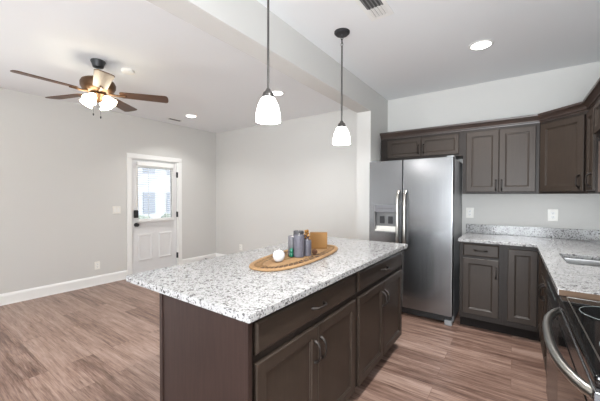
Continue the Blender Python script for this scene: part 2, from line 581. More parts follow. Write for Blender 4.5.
# outside, beyond the door
struct(obj('ground', box(-30, XL-0.16, -12, 22, -0.30, -0.15), M['ground'], smooth=False))
hs = thing('house', 'pale house with rows of windows seen through the glass of the white door', 'house', (-13.5, 6.2, -0.15))
obj('siding', box(-3, 0, -3.2, 3.4, 0, 4.6), M['house'], hs, smooth=False)
bm = bmesh.new()
v = [bm.verts.new(p) for p in ((0.4, -3.6, 4.6), (0.4, 3.8, 4.6), (-1.5, 3.8, 6.0), (-1.5, -3.6, 6.0), (-3.4, -3.6, 4.6), (-3.4, 3.8, 4.6))]
for f in ((0, 1, 2, 3), (3, 2, 5, 4), (0, 3, 4), (1, 5, 2), (0, 4, 5, 1)):
    bm.faces.new([v[i] for i in f])
obj('roof', bm, M['ground'], hs, smooth=False)
for y in (-2.6, -1.5, -0.4, 0.7, 1.8):
    for z in (0.7, 2.5):
        obj('window', box(-0.02, 0.03, y, y+0.55, z, z+0.95), M['house_glass'], hs, smooth=False)
def bush(x, y, r, label):
    bm = bmesh.new()
    bmesh.ops.create_icosphere(bm, subdivisions=4, radius=r)
    for q in bm.verts:
        q.co *= 1 + 0.14*math.sin(q.co.x*23+1)*math.sin(q.co.y*19)*math.cos(q.co.z*21) + random.uniform(-0.06, 0.06)
        q.co.z = max(q.co.z, -0.75*r)
    o = obj('shrub', bm, M['bush'], None, (x, y, -0.15+0.75*r))
    tag(o, label, 'shrub')
bush(-8.6, 4.26, 0.53, 'low rounded shrub outside, seen at the lower left of the door glass')
bush(-8.9, 5.50, 0.53, 'low rounded shrub outside, seen at the lower right of the door glass')

# wall plates
def plate(name, w, h, label, loc, rotz, kind):
    o = thing(name, label, 'switch' if kind == 'switch' else 'outlet', loc, rotz)
    obj('cover_plate', box(-w/2, w/2, -0.007, 0, -h/2, h/2, 0.003), M['white'], o)
    if kind == 'switch':
        for x in (-0.024, 0.024):
            bm = box(x-0.016, x+0.016, -0.011, -0.006, -0.033, 0.033, 0.002)
            obj('rocker', bm, M['trim'], o)
    else:
        for z in (-0.02, 0.02):
            f = obj('socket', box(-0.017, 0.017, -0.010, -0.006, z-0.014, z+0.014, 0.002), M['trim'], o)
            bm = bmesh.new()
            for x in (-0.007, 0.006):
                bm_box(bm, x-0.0012, x+0.0012, -0.0112, -0.0098, z-0.003, z+0.007)
            bm_box(bm, -0.002, 0.002, -0.0112, -0.0098, z-0.011, z-0.007)
            obj('slot', bm, M['dark'], f, smooth=False)
    return o
plate('light_switch', 0.118, 0.118, 'white double light switch plate on the wall left of the door', (XL, 2.19, 1.12), PI/2, 'switch')
plate('wall_outlet', 0.075, 0.118, 'white outlet low on the left wall above the baseboard', (XL, 1.913, 0.295), PI/2, 'outlet')
plate('wall_outlet', 0.075, 0.118, 'white outlet on the living room wall, just above the island worktop edge', (-4.351, YF, 0.335), 0, 'outlet')
plate('wall_outlet', 0.080, 0.120, 'white outlet on the kitchen wall under the tall upper cabinets, right of the refrigerator', (-0.42, YK, 1.150), 0, 'outlet')
plate('wall_outlet', 0.082, 0.120, 'white outlet on the kitchen wall below the angled corner cabinet', (0.338, YK, 1.150), 0, 'outlet')
o = obj('door_stop', tube([(XL+0.014, 3.85, 0.07), (XL+0.085, 3.85, 0.07), (XL+0.10, 3.85, 0.07)], [0.008, 0.008, 0.013], 12), M['bronze'])
tag(o, 'small dark door stop on the baseboard right of the door', 'door stop')

# ------------------------------------------------------------------ cabinets
def panel_door(w, h, t=0.020, rail=0.056):
    """door with recessed panel; local: x centred, z from 0, front at y=-t, back at y=0"""
    bm = bmesh.new()
    def ring(g, y):
        return [bm.verts.new((x, y, z)) for x, z in ((-w/2+g, g), (w/2-g, g), (w/2-g, h-g), (-w/2+g, h-g))]
    rs = [ring(0, 0), ring(0, -t+0.004), ring(0.004, -t), ring(rail-0.004, -t), ring(rail, -t+0.005), ring(rail+0.006, -t+0.006), ring(rail+0.009, -t+0.010)]
    for p, q in zip(rs, rs[1:]):
        for i in range(4):
            bm.faces.new((p[i], p[(i+1) % 4], q[(i+1) % 4], q[i]))
    bm.faces.new(rs[-1])
    bm.faces.new(rs[0][::-1])
    return bm

def slab_front(w, h, t=0.020):
    bm = bmesh.new()
    def ring(g, y):
        return [bm.verts.new((x, y, z)) for x, z in ((-w/2+g, g), (w/2-g, g), (w/2-g, h-g), (-w/2+g, h-g))]
    rs = [ring(0, 0), ring(0, -t+0.007), ring(0.004, -t+0.004), ring(0.010, -t)]
    for p, q in zip(rs, rs[1:]):
        for i in range(4):
            bm.faces.new((p[i], p[(i+1) % 4], q[(i+1) % 4], q[i]))
    bm.faces.new(rs[-1])
    bm.faces.new(rs[0][::-1])
    return bm

def pull_bm(vertical, L=0.105):
    pts, rad = [], []
    n = 14
    for i in range(n+1):
        t = i/n
        a = (t-0.5)*L
        d = 0.030*(1-(2*t-1)**4)**0.75
        pts.append((0, -d, a) if vertical else (a, -d, 0))
        rad.append(0.0058 + 0.0022*abs(2*t-1)**3)
    bm = tube(pts, rad, 10, sx=1.0)
    for e in (-0.5, 0.5):
        T = Matrix.Translation((0, 0, e*L) if vertical else (e*L, 0, 0)) @ Matrix.Rotation(PI/2, 4, 'X')
        bm_lathe(bm, [(0, 0.0), (0.0095, 0.0), (0.0085, 0.004), (0, 0.005)], 14, mat=T)
    return bm

def add_door(root, x0, x1, z0, z1, yf, pull=None, pz=None, name='door', rail=0.056):
    o = obj(name, panel_door(x1-x0, z1-z0, rail=rail), M['cab'], root, ((x0+x1)/2, yf, z0), smooth=False)
    if pull is not None:
        px = pull - (x0+x1)/2
        obj('pull', pull_bm(True), M['bronze'], o, (px, -0.020, pz - z0))
    return o

def add_drawer(root, x0, x1, z0, z1, yf):
    o = obj('drawer', slab_front(x1-x0, z1-z0), M['cab_h'], root, ((x0+x1)/2, yf, z0), smooth=False)
    obj('pull', pull_bm(False), M['bronze'], o, (0, -0.020, (z1-z0)/2))
    return o

CT = 0.914
CB = 0.884
# kitchen island: two base cabinets facing +x. local x = world y, local -y = world +x
def island_cab(y0, y1, label, seam, ends):
    t = thing('island_base_cabinet', label, 'cabinet', (-0.820, (y0+y1)/2, 0), PI/2, 'base cabinets of the island')
    w = (y1-y0)/2
    obj('carcass', box(-w, w, 0, 0.56, 0.105, CB, 0.001), M['frame'], t, smooth=False)
    obj('toe_kick', box(-w, w, 0.07, 0.50, 0, 0.105), M['kick'], t, smooth=False)
    a, b = ends
    c = (y0+y1)/2
    add_drawer(t, a-c, b-c, 0.728, 0.856, 0)
    add_door(t, a-c, seam-c-0.0015, 0.112, 0.693, 0, seam-c-0.028, 0.566)
    add_door(t, seam-c+0.0015, b-c, 0.112, 0.693, 0, seam-c+0.028, 0.566)
    return t
c1 = island_cab(0.815, 1.763, 'dark brown island cabinet nearest the camera, wide drawer above two doors', 1.290, (0.842, 1.736))
c2 = island_cab(1.763, 2.735, 'dark brown island cabinet nearest the refrigerator, drawer above two doors', 2.244, (1.790, 2.700))
ep = obj('end_panel', box(-0.489, -0.474, -0.020, 0.585, 0, CB, 0.001), M['panel'], c1, smooth=False)
obj('edge_strip', box(-0.494, -0.489, 0.560, 0.585, 0, CB, 0.001), M['panel'], c1, smooth=False)
obj('edge_strip', box(-0.494, -0.489, -0.020, 0.000, 0, CB, 0.001), M['panel'], c1, smooth=False)
obj('back_panel', box(-0.474, 0.474, 0.562, 0.580, 0.0, CB), M['panel'], c1, smooth=False)
obj('back_panel', box(-0.486, 0.486, 0.562, 0.580, 0.0, CB), M['panel'], c2, smooth=False)
o = obj('island_countertop', prism(rrect(-1.700, -0.772, 0.773, 2.766, 0.008, 4), [], CB, CT, 0.004), M['granite'])
tag(o, 'speckled grey white granite worktop covering the whole kitchen island', 'countertop')

# back run base cabinets (fronts face -y)
t = thing('base_cabinet', 'dark base cabinet with one drawer and one door, right beside the refrigerator', 'cabinet', (0, 3.480, 0), 0, 'base cabinets along the walls')
obj('carcass', box(-0.445, -0.072, 0, 0.60, 0.105, CB, 0.001), M['frame'], t, smooth=False)
obj('toe_kick', box(-0.445, -0.072, 0.07, 0.55, 0, 0.105), M['kick'], t, smooth=False)
add_drawer(t, -0.414, -0.107, 0.745, 0.866, 0)
add_door(t, -0.414, -0.107, 0.160, 0.722, 0, -0.130, 0.60)
t = thing('corner_base_cabinet', 'dark L-shaped corner base cabinet with tall door, under the bend of the worktop', 'cabinet', (0, 3.480, 0), 0, 'base cabinets along the walls')
obj('carcass', prism([(-0.072, 0), (0.210, 0), (0.210, -0.375), (0.80, -0.375), (0.80, 0.60), (-0.072, 0.60)], [], 0.105, CB), M['frame'], t, smooth=False)
obj('toe_kick', prism([(-0.072, 0.07), (0.280, 0.07), (0.280, -0.375), (0.75, -0.375), (0.75, 0.55), (-0.072, 0.55)], [], 0, 0.105), M['kick'], t, smooth=False)
add_door(t, -0.036, 0.186, 0.160, 0.848, 0, None)
d = add_door(t, -0.155, 0.155, 0.160, 0.848, 0, None)
d.location = (0.210, -0.200, 0.160)
d.rotation_euler = (0, 0, -PI/2)
t = thing('sink_base_cabinet', 'dark sink base cabinet with two doors on the right run, below the steel sink', 'cabinet', (0.210, 2.775, 0), -PI/2, 'base cabinets along the walls')
obj('carcass', box(-0.328, 0.328, 0, 0.60, 0.105, CB-0.22, 0.001), M['frame'], t, smooth=False)
obj('toe_kick', box(-0.328, 0.328, 0.07, 0.55, 0, 0.105), M['kick'], t, smooth=False)
obj('face_frame', box(-0.328, 0.328, 0, 0.02, CB-0.22, CB), M['frame'], t, smooth=False)
obj('false_front', slab_front(0.60, 0.12), M['cab_h'], t, (0, 0, 0.745), smooth=False)
add_door(t, -0.300, -0.002, 0.160, 0.722, 0, -0.03, 0.655)
add_door(t, 0.002, 0.300, 0.160, 0.722, 0, 0.03, 0.655)
t = thing('dishwasher', 'black dishwasher in the right run between the sink cabinet and the range', 'dishwasher', (0.210, 2.145, 0), -PI/2)
obj('tub', box(-0.296, 0.296, 0, 0.57, 0.10, CB-0.004), M['black'], t, smooth=False)
obj('door', box(-0.296, 0.296, -0.028, 0, 0.11, 0.745, 0.004), M['steel'], t)
cp = obj('control_panel', box(-0.296, 0.296, -0.032, 0, 0.750, 0.872, 0.006), M['black'], t)
for k in range(6):
    obj('button', box(-0.22+k*0.07, -0.19+k*0.07, -0.0335, -0.0318, 0.818, 0.828), M['ring'], cp, smooth=False)
obj('toe_kick', box(-0.296, 0.296, 0.07, 0.5, 0, 0.10), M['kick'], t, smooth=False)

# L-shaped worktop with backsplash and sink cut-out
SX0, SX1, SY0, SY1 = 0.288, 0.700, 2.560, 3.012
hole = rrect(SX0, SX1, SY0, SY1, 0.035, 5)
t = thing('countertop', 'speckled grey granite L-shaped worktop with low backsplash along the kitchen walls', 'countertop', (0, 0, 0))
obj('slab', prism([(-0.458, 3.435), (0.174, 3.435), (0.174, 1.842), (0.822, 1.842), (0.822, 4.083), (-0.458, 4.083)], [hole[::-1]], CB, CT, 0.004), M['granite'], t)
bm = box(-0.458, 0.822, 4.058, 4.083, CT, 1.018, 0.003)
bm_box(bm, 0.797, 0.822, 1.842, 4.058, CT, 1.018, 0.003)
obj('backsplash', bm, M['granite'], t)
obj('end_strip', box(0.178, 0.797, 1.8385, 1.8415, 0.8845, 0.911), M['end_wood'], t, smooth=False)

t = thing('kitchen_sink', 'stainless steel undermount sink set in the worktop on the right', 'sink', (0, 0, 0))
bm = bmesh.new()
def loop(g, z, r):
    return [bm.verts.new((x, y, z)) for x, y in rrect(SX0-g, SX1+g, SY0-g, SY1+g, r, 5)]
rs = [loop(0.018, CB-0.0015, 0.05), loop(-0.001, CB-0.0015, 0.034), loop(-0.004, CB-0.010, 0.034), loop(-0.010, CB-0.165, 0.05), loop(-0.030, CB-0.185, 0.06), loop(-0.12, CB-0.190, 0.03)]
for p, q in zip(rs, rs[1:]):
    for i in range(len(p)):
        bm.faces.new((p[i], p[(i+1) % len(p)], q[(i+1) % len(p)], q[i]))
bm.faces.new(rs[-1])
obj('basin', bm, M['sinksteel'], t)
obj('drain', lathe([(0, 0.002), (0.030, 0.002), (0.044, 0.006), (0.046, 0.0), ], 24, center=((SX0+SX1)/2, (SY0+SY1)/2, CB-0.190)), M['chrome'], t)

# upper cabinets
UZ0, UZ1, UY = 1.372, 2.066, 3.774
t = thing('upper_cabinet', 'short dark two-door cabinet on the wall above the refrigerator', 'cabinet', (0, UY, 0), 0, 'upper cabinets on the kitchen wall')
obj('carcass', box(-1.400, -0.462, 0, YK-UY, 1.795, UZ1, 0.001), M['frame'], t, smooth=False)
add_door(t, -1.306, -0.903, 1.820, 2.042, 0, -0.930, 1.905, rail=0.045)
add_door(t, -0.899, -0.500, 1.820, 2.042, 0, -0.872, 1.905, rail=0.045)
t = thing('upper_cabinet', 'tall dark two-door wall cabinet between the refrigerator and the angled corner cabinet', 'cabinet', (0, UY, 0), 0, 'upper cabinets on the kitchen wall')
obj('carcass', box(-0.462, 0.205, 0, YK-UY, UZ0, UZ1, 0.001), M['frame'], t, smooth=False)
add_door(t, -0.427, -0.129, 1.392, 2.042, 0, -0.152, 1.462)
add_door(t, -0.125, 0.176, 1.392, 2.042, 0, -0.102, 1.462)
t = thing('corner_upper_cabinet', 'tall dark wall cabinet set at an angle across the corner, single door', 'cabinet', (0, 0, 0), 0, 'upper cabinets on the kitchen wall')
P0, P1 = Vector((0.2055, UY)), Vector((0.510, 3.4705))
obj('carcass', prism([tuple(P0), tuple(P1), (XR-0.002, 3.4705), (XR-0.002, YK), (0.2055, YK)], [], UZ0, UZ1), M['frame'], t, smooth=False)
dv = (P1-P0)
L = dv.length
ang = math.atan2(dv.y, dv.x)
mid = (P0+P1)/2
d = add_door(t, -L/2+0.022, L/2-0.022, 1.392, 2.042, 0, L/2-0.055, 1.475)
d.location = (mid.x, mid.y, 1.392)
d.rotation_euler = (0, 0, ang)
t = thing('upper_cabinet', 'narrow dark wall cabinet on the right wall next to the angled corner cabinet', 'cabinet', (0.513, 3.328, 0), -PI/2, 'upper cabinets on the kitchen wall')
obj('carcass', box(-0.142, 0.140, 0, 0.308, UZ0, UZ1, 0.001), M['frame'], t, smooth=False)
obj('side_panel', box(0.140, 0.143, 0.012, 0.308, UZ0+0.01, UZ1-0.30), M['inside_wood'], t, smooth=False)
add_door(t, -0.118, 0.125, 1.392, 2.042, 0, 0.098, 1.475)
t = thing('upper_cabinet', 'short dark wall cabinet at the right edge, over the open wall by the sink', 'cabinet', (0.513, 2.725, 0), -PI/2, 'upper cabinets on the kitchen wall')
obj('carcass', box(-0.459, 0.459, 0, 0.308, 1.795, UZ1, 0.001), M['frame'], t, smooth=False)
d = add_door(t, -0.435, -0.002, 1.820, 2.042, 0, None, rail=0.045)
obj('knob', lathe([(0, 0), (0.006, 0), (0.006, 0.012), (0.016, 0.018), (0.017, 0.024), (0.010, 0.030), (0, 0.031)], 18,
    mat=Matrix.Translation((0.15, -0.020, 0.11)) @ Matrix.Rotation(PI/2, 4, 'X')), M['bronze'], d)
add_door(t, 0.002, 0.435, 1.820, 2.042, 0, None, rail=0.045)

# crown molding swept along all upper cabinets
def crown(path, prof):
    bm = bmesh.new()
    pts = [Vector(p) for p in path]
    rings = []
    for i, p in enumerate(pts):
        n0 = n1 = None
        if i > 0:
            d0 = (pts[i]-pts[i-1]).normalized()
            n0 = Vector((d0.y, -d0.x))
        if i < len(pts)-1:
            d1 = (pts[i+1]-pts[i]).normalized()
            n1 = Vector((d1.y, -d1.x))
        if n0 is None:
            n = n1
        elif n1 is None:
            n = n0
        else:
            n = (n0+n1).normalized()
            n = n / n.dot(n0)
        rings.append([bm.verts.new((p.x+n.x*d, p.y+n.y*d, z)) for d, z in prof])
    for a, b in zip(rings, rings[1:]):
        for k in range(len(prof)):
            j = (k+1) % len(prof)
            bm.faces.new((a[k], a[j], b[j], b[k]))
    bm.faces.new(rings[0])
    bm.faces.new(rings[-1][::-1])
    return bm
prof = [(-0.02, 2.067), (0.004, 2.067), (0.006, 2.078), (0.016, 2.082), (0.018, 2.098), (0.036, 2.124), (0.046, 2.128), (0.048, 2.146), (-0.02, 2.146)]
o = obj('crown_molding', crown([(-1.400, UY), (0.205, UY), (0.513, 3.470), (0.513, 2.266)], prof), M['molding'])
tag(o, 'dark wood crown molding running along the top of all upper cabinets', 'molding')

# ------------------------------------------------------------------ refrigerator
t = thing('refrigerator', 'stainless steel side-by-side refrigerator with dispenser, between the partition and cabinets', 'refrigerator', (-0.953, 3.417, 0))
FH = 1.750
fw = 0.452
body = obj('body', box(-fw, fw, 0.075, 0.655, 0.022, FH-0.012, 0.004), M['fridge_side'], t)
def fdoor(name, x0, x1, hole=None):
    z0, z1 = 0.100, FH
    bm = bmesh.new()
    # gently rounded front edges
    prof = [(x0, 0.070), (x0, 0.012), (x0+0.004, 0.004), (x0+0.012, 0.0), (x1-0.012, 0.0), (x1-0.004, 0.004), (x1, 0.012), (x1, 0.070)]
    if hole is None:
        lo = [bm.verts.new((x, y, z0)) for x, y in prof]
        hi = [bm.verts.new((x, y, z1)) for x, y in prof]
        n = len(prof)
        for i in range(n):
            bm.faces.new((lo[i], lo[(i+1) % n], hi[(i+1) % n], hi[i]))
        bm.faces.new(lo)
        bm.faces.new(hi[::-1])
    else:
        hx0, hx1, hz0, hz1 = hole
        q = prism([(x0, z0), (x1, z0), (x1, z1), (x0, z1)], [[(hx0, hz0), (hx0, hz1), (hx1, hz1), (hx1, hz0)]], 0.0, 0.070)
        for v in q.verts:
            v.co = (v.co.x, v.co.z, v.co.y)
        bm = q
        ed = [e for e in bm.edges if all(abs(v.co.y) < 1e-6 and (abs(v.co.x-x0) < 1e-6 or abs(v.co.x-x1) < 1e-6) for v in e.verts)
              and abs(e.verts[0].co.x-e.verts[1].co.x) < 1e-6]
        bmesh.ops.bevel(bm, geom=ed, offset=0.010, segments=3, affect='EDGES', profile=0.5)
    return obj(name, bm, M['steel'], t)
seam = -0.064
HX0, HX1, HZ0, HZ1 = -0.392, -0.118, 0.925, 1.245
d1 = fdoor('freezer_door', -fw, seam-0.003, (HX0, HX1, HZ0, HZ1))
d2 = fdoor('refrigerator_door', seam+0.003, fw)
# dispenser (sub-parts of the freezer door)
bm = bmesh.new()
bm_box(bm, HX0, HX1, 0.062, 0.068, HZ0, HZ1)
bm_box(bm, HX0, HX0+0.008, -0.004, 0.062, HZ0, HZ1)
bm_box(bm, HX1-0.008, HX1, -0.004, 0.062, HZ0, HZ1)
bm_box(bm, HX0+0.008, HX1-0.008, -0.004, 0.062, HZ0, HZ0+0.012)
obj('dispenser_recess', bm, M['louvre'], d1, smooth=False)
obj('dispenser_control', box(HX0+0.008, HX1-0.008, -0.005, 0.05, HZ1-0.088, HZ1, 0.003), M['range_side'], d1)
bm = bmesh.new()
for k in range(5):
    bm_box(bm, HX0+0.055+k*0.036, HX0+0.073+k*0.036, -0.0062, -0.0048, HZ1-0.045, HZ1-0.038)
obj('dispenser_icons', bm, M['dark'], d1, smooth=False)
for x in (-0.31, -0.21):
    obj('dispenser_paddle', box(x-0.028, x+0.028, 0.035, 0.05, HZ0+0.10, HZ0+0.185, 0.006), M['iron'], d1)
bm = box(HX0+0.012, HX1-0.012, 0.000, 0.058, HZ0+0.012, HZ0+0.030, 0.003)
bm_box(bm, HX0+0.012, HX1-0.012, 0.040, 0.046, HZ0+0.030, HZ0+0.070)
obj('drip_tray', bm, M['white'], d1)
def fridge_handle(x, parent):
    pts, rad = [], []
    z0, z1 = 0.765, 1.405
    n = 20
    for i in range(n+1):
        u = i/n
        pts.append((x, -0.012-0.046*(1-(2*u-1)**6)**0.6, z0+(z1-z0)*u))
        rad.append(0.0135)
    bm = tube(pts, rad, 12, sx=1.25)
    obj('handle', bm, M['handle_steel'], parent)
fridge_handle(seam-0.038, d1)
fridge_handle(seam+0.040, d2)
obj('toe_grille', box(-fw+0.01, fw-0.01, 0.035, 0.10, 0.025, 0.095, 0.003), M['black'], t)
for s in (-1, 1):
    x0, x1 = sorted((s*(fw-0.075), s*(fw-0.005)))
    obj('roller_cover', box(x0, x1, 0.005, 0.10, 0.0, 0.055, 0.006), M['fridge_side'], t)
obj('hinge_cover', box(fw-0.07, fw-0.005, 0.03, 0.16, FH-0.012, FH+0.018, 0.005), M['fridge_side'], t)
obj('hinge_cover', box(-fw+0.005, -fw+0.07, 0.03, 0.16, FH-0.012, FH+0.018, 0.005), M['fridge_side'], t)

# ------------------------------------------------------------------ range; local x = -world y, front = local -y (world -x)
t = thing('range', 'black glass-top electric range with curved steel oven handle at the right edge', 'stove', (0.205, 1.448, 0), -PI/2)
rw = 0.384
bd = obj('body', box(-rw, rw, 0.002, 0.60, 0.03, 0.852, 0.003), M['range_enamel'], t)
bm = box(-rw, rw, -0.030, 0.600, 0.852, 0.886, 0.010)
ck = obj('cooktop', bm, M['glass_black'], t)
# thin steel frame line inset in the glass
bm = bmesh.new()
for a, b, c, d_ in ((-rw+0.012, rw-0.012, -0.004, 0.000), (-rw+0.012, rw-0.012, 0.574, 0.580), (-rw+0.012, -rw+0.016, 0.000, 0.574), (rw-0.016, rw-0.012, 0.000, 0.574)):
    bm_box(bm, a, b, c, d_, 0.8855, 0.8870)
obj('cooktop_frame', bm, M['handle_steel'], ck, smooth=False)
for bx, by, br in ((-0.190, 0.118, 0.100), (0.165, 0.130, 0.112), (-0.215, 0.44, 0.115), (0.175, 0.44, 0.09)):
    bm = bmesh.new()
    for rr in (br,):
        bm_tube(bm, [(bx+rr*math.cos(2*PI*k/48), by+rr*math.sin(2*PI*k/48), 0.8862) for k in range(48)], 0.0017, 5, closed=True)
    obj('burner_ring', bm, M['ring'], ck)
od = obj('oven_door', box(-rw+0.004, rw-0.004, -0.030, 0.0, 0.205, 0.842, 0.006), M['steel'], t)
obj('door_end_panel', box(rw-0.0042, rw-0.0018, -0.029, -0.001, 0.210, 0.838), M['range_enamel'], od, smooth=False)
bm = bmesh.new()
for k in range(9):
    z = 0.500 + k*0.036
    bm_box(bm, rw-0.0025, rw-0.0012, -0.021, -0.009, z, z+0.022)
obj('vent_slots', bm, M['black'], od, smooth=False)
obj('door_glass', box(-rw+0.06, rw-0.06, -0.033, -0.028, 0.30, 0.77, 0.002), M['glass_black'], od)
obj('door_top_trim', box(-rw+0.004, rw-0.004, -0.026, 0.0, 0.8425, 0.8515), M['black'], od, smooth=False)
pts, rad = [], []
n = 28
for i in range(n+1):
    u = i/n
    s = 2*u-1
    pts.append((s*0.350, -0.020-0.072*(1-abs(s)**2.6)**0.8, 0.822 - 0.004*s))
    rad.append(0.0155)
obj('handle', tube(pts, rad, 14), M['handle_steel'], od)
obj('storage_drawer', box(-rw+0.004, rw-0.004, -0.028, 0.0, 0.045, 0.195, 0.005), M['steel'], t)
for x in (-rw+0.03, rw-0.03):
    for y in (0.04, 0.55):
        obj('foot', lathe([(0, 0), (0.015, 0), (0.015, 0.03), (0, 0.03)], 12, center=(x, y, 0)), M['black'], t)

t = thing('microwave', 'black microwave mounted on the right wall directly above the glass-top range', 'microwave', (0.425, 1.448, 1.37), -PI/2)
obj('body', box(-0.378, 0.378, 0.02, 0.395, 0, 0.42, 0.003), M['black'], t)
obj('door', box(-0.378, 0.200, 0, 0.02, 0.01, 0.41, 0.004), M['glass_black'], t)
obj('control_panel', box(0.203, 0.378, 0, 0.02, 0.01, 0.41, 0.004), M['black'], t)
obj('handle', tube([(0.17, 0, 0.06), (0.17, -0.04, 0.07), (0.17, -0.04, 0.35), (0.17, 0, 0.36)], 0.009, 10), M['handle_steel'], t)

# ------------------------------------------------------------------ tray and what stands on it
TC = (-1.245, 1.757)
TR = -0.115
tr = thing('tray', 'long oval woven wicker tray lying on the island worktop', 'tray', (TC[0], TC[1], CT), -TR)
def oval(a, b, k, z=0.0, p=2.5):
    out = []
    for i in range(k):
        th = 2*PI*i/k
        c, s = math.cos(th), math.sin(th)
        out.append((a*math.copysign(abs(c)**(2/p), c), b*math.copysign(abs(s)**(2/p), s), z))
    return out
AX, BY = 0.178, 0.496
bm = prism([(x, y) for x, y, z in oval(AX-0.004, BY-0.004, 72)], [], 0.0, 0.006)
obj('base', bm, M['wicker'], tr)
bm = bmesh.new()
for k, (g, z) in enumerate(((0.0, 0.007), (0.010, 0.009), (0.020, 0.008))):
    bm_tube(bm, oval(AX-g, BY-g, 96, z), 0.0065, 8, closed=True)
obj('rim', bm, M['wicker'], tr)
q = prism([(x, y) for x, y, z in oval(AX-0.022, BY-0.022, 72)], [[(x, y) for x, y, z in oval(AX-0.078, BY-0.078, 72)][::-1]], 0.0062, 0.0105)
obj('dark_band', q, M['wicker_dark'], tr, smooth=False)
bm = bmesh.new()                                     # zigzag openwork braid over the dark band
N = 88
pa, pb = oval(AX-0.026, BY-0.026, N), oval(AX-0.074, BY-0.074, N)
bm_tube(bm, [((pa if i % 2 else pb)[i][0], (pa if i % 2 else pb)[i][1], 0.0115) for i in range(N)], 0.0034, 6, closed=True)
obj('openwork_braid', bm, M['wicker'], tr)
bm = bmesh.new()
for k in range(7):
    a, b = AX-0.082-0.013*k, BY-0.082-0.013*k
    if a > 0.006:
        bm_tube(bm, oval(a, b, 72, 0.007+0.001*(k % 2)), 0.0062, 6, closed=True, mi=0)
obj('coil', bm, M['wicker'], tr)

TZ = CT + 0.0145
def candle(x, y, r, h, mat, label):
    c = thing('pillar_candle', label, 'candle', (x, y, TZ), 0, 'pillar candles on the wicker tray')
    obj('wax', lathe([(0, 0), (r*0.97, 0), (r, 0.003), (r, h-0.005), (r*0.95, h), (r*0.80, h-0.001), (r*0.6, h-0.004), (0, h-0.006)], 32), mat, c)
    obj('wick', tube([(0, 0, h-0.008), (0.001, 0, h+0.004), (0.003, 0.001, h+0.011)], 0.0014, 6), M['wick'], c)
candle(-1.198, 1.678, 0.037, 0.149, M['candle'], 'wide slate purple pillar candle at the front of the cluster, right of the teal piece')
candle(-1.174, 1.747, 0.027, 0.108, M['candle'], 'short slate purple pillar candle at the right front of the cluster')
candle(-1.264, 1.688, 0.029, 0.136, M['candle_grey'], 'slim grey pillar candle at the left of the cluster, behind the teal piece')
candle(-1.262, 1.762, 0.037, 0.166, M['candle_dark'], 'dark charcoal pillar candle at the back of the cluster')
# teal glass bead jar
o = obj('glass_ornament', lathe([(0, 0), (0.013, 0), (0.015, 0.006), (0.015, 0.020), (0.011, 0.027), (0.014, 0.034), (0.013, 0.050), (0.008, 0.058), (0, 0.060)], 20), M['teal'], None, (-1.238, 1.644, TZ))
tag(o, 'small teal green glass ornament in front of the slim grey candle', 'ornament')
# dark and gold foil bird-like ornament peeking above the candles
t = thing('ornament', 'dark brown and gold ornament standing behind the candles near the kraft box', 'ornament', (-1.232, 1.822, TZ))
obj('body', lathe([(0, 0), (0.024, 0), (0.030, 0.02), (0.032, 0.06), (0.026, 0.105), (0.016, 0.128), (0, 0.132)], 20), M['darkfoil'], t)
bm = bmesh.new()
for k in range(14):
    a = k*2.4
    r = 0.022-0.001*k
    bm_lathe(bm, [(0, -0.009), (0.008, -0.002), (0.007, 0.005), (0, 0.012)], 8, mat=Matrix.Translation((r*math.cos(a), r*math.sin(a), 0.105+0.0045*k)) @ Matrix.Rotation(0.6, 4, Vector((math.sin(a), -math.cos(a), 0))))
obj('gold_leaves', bm, M['gold'], t)
# little pine cone at the foot of the ornament
bm = bmesh.new()
for k in range(40):
    a = k*2.4
    u = k/40
    r = 0.017*math.sin(PI*(0.12+0.85*u))
    bm_lathe(bm, [(0, -0.004), (0.006, 0), (0.004, 0.003), (0, 0.004)], 6, mat=Matrix.Translation((r*math.cos(a), r*math.sin(a), 0.007+0.032*u)))
bm_lathe(bm, [(0, 0), (0.011, 0.003), (0.014, 0.014), (0.009, 0.032), (0, 0.040)], 12)
o = obj('pine_cone', bm, M['cone'], None, (-1.152, 1.806, TZ-0.002))
tag(o, 'tiny brown pine cone on the tray between short candle and kraft box', 'pine cone')
# kraft plaque / box
t = thing('kraft_box', 'square brown kraft cardboard box standing at the far end of the tray', 'box', (-1.262, 2.035, TZ), 0.62)
obj('carton', box(-0.068, 0.068, -0.018, 0.018, 0, 0.126, 0.002), M['kraft'], t)
obj('lid_flap', box(-0.069, 0.069, -0.019, 0.019, 0.1262, 0.1282, 0.0005), M['kraft'], t, smooth=False)
# white ceramic apple
t = thing('ceramic_apple', 'round white ceramic apple with a small stem at the near end of the tray', 'ornament', (-1.213, 1.478, TZ))
obj('body', lathe([(0, 0.004), (0.012, 0.001), (0.022, 0.002), (0.033, 0.014), (0.0385, 0.033), (0.037, 0.051), (0.028, 0.065), (0.016, 0.070), (0.006, 0.067), (0, 0.064)], 32), M['ceramic'], t)
obj('stem', tube([(0, 0, 0.064), (0.001, 0, 0.074), (0.005, 0.001, 0.082)], [0.003, 0.0026, 0.0022], 8), M['ceramic'], t)
bm = bmesh.new()
for s in (-1, 1):
    pts = []
    for k in range(7):
        u = k/6
        a = -0.70 + s*0.36*u
        z = 0.040 + 0.010*math.sin(PI*u*0.8)
        rr = 0.0392
        pts.append((rr*math.cos(a), rr*math.sin(a), z))
    bm_tube(bm, pts, [0.0012+0.0014*math.sin(PI*k/6) for k in range(7)], 6)
obj('leaf_mark', bm, M['leafmark'], t)

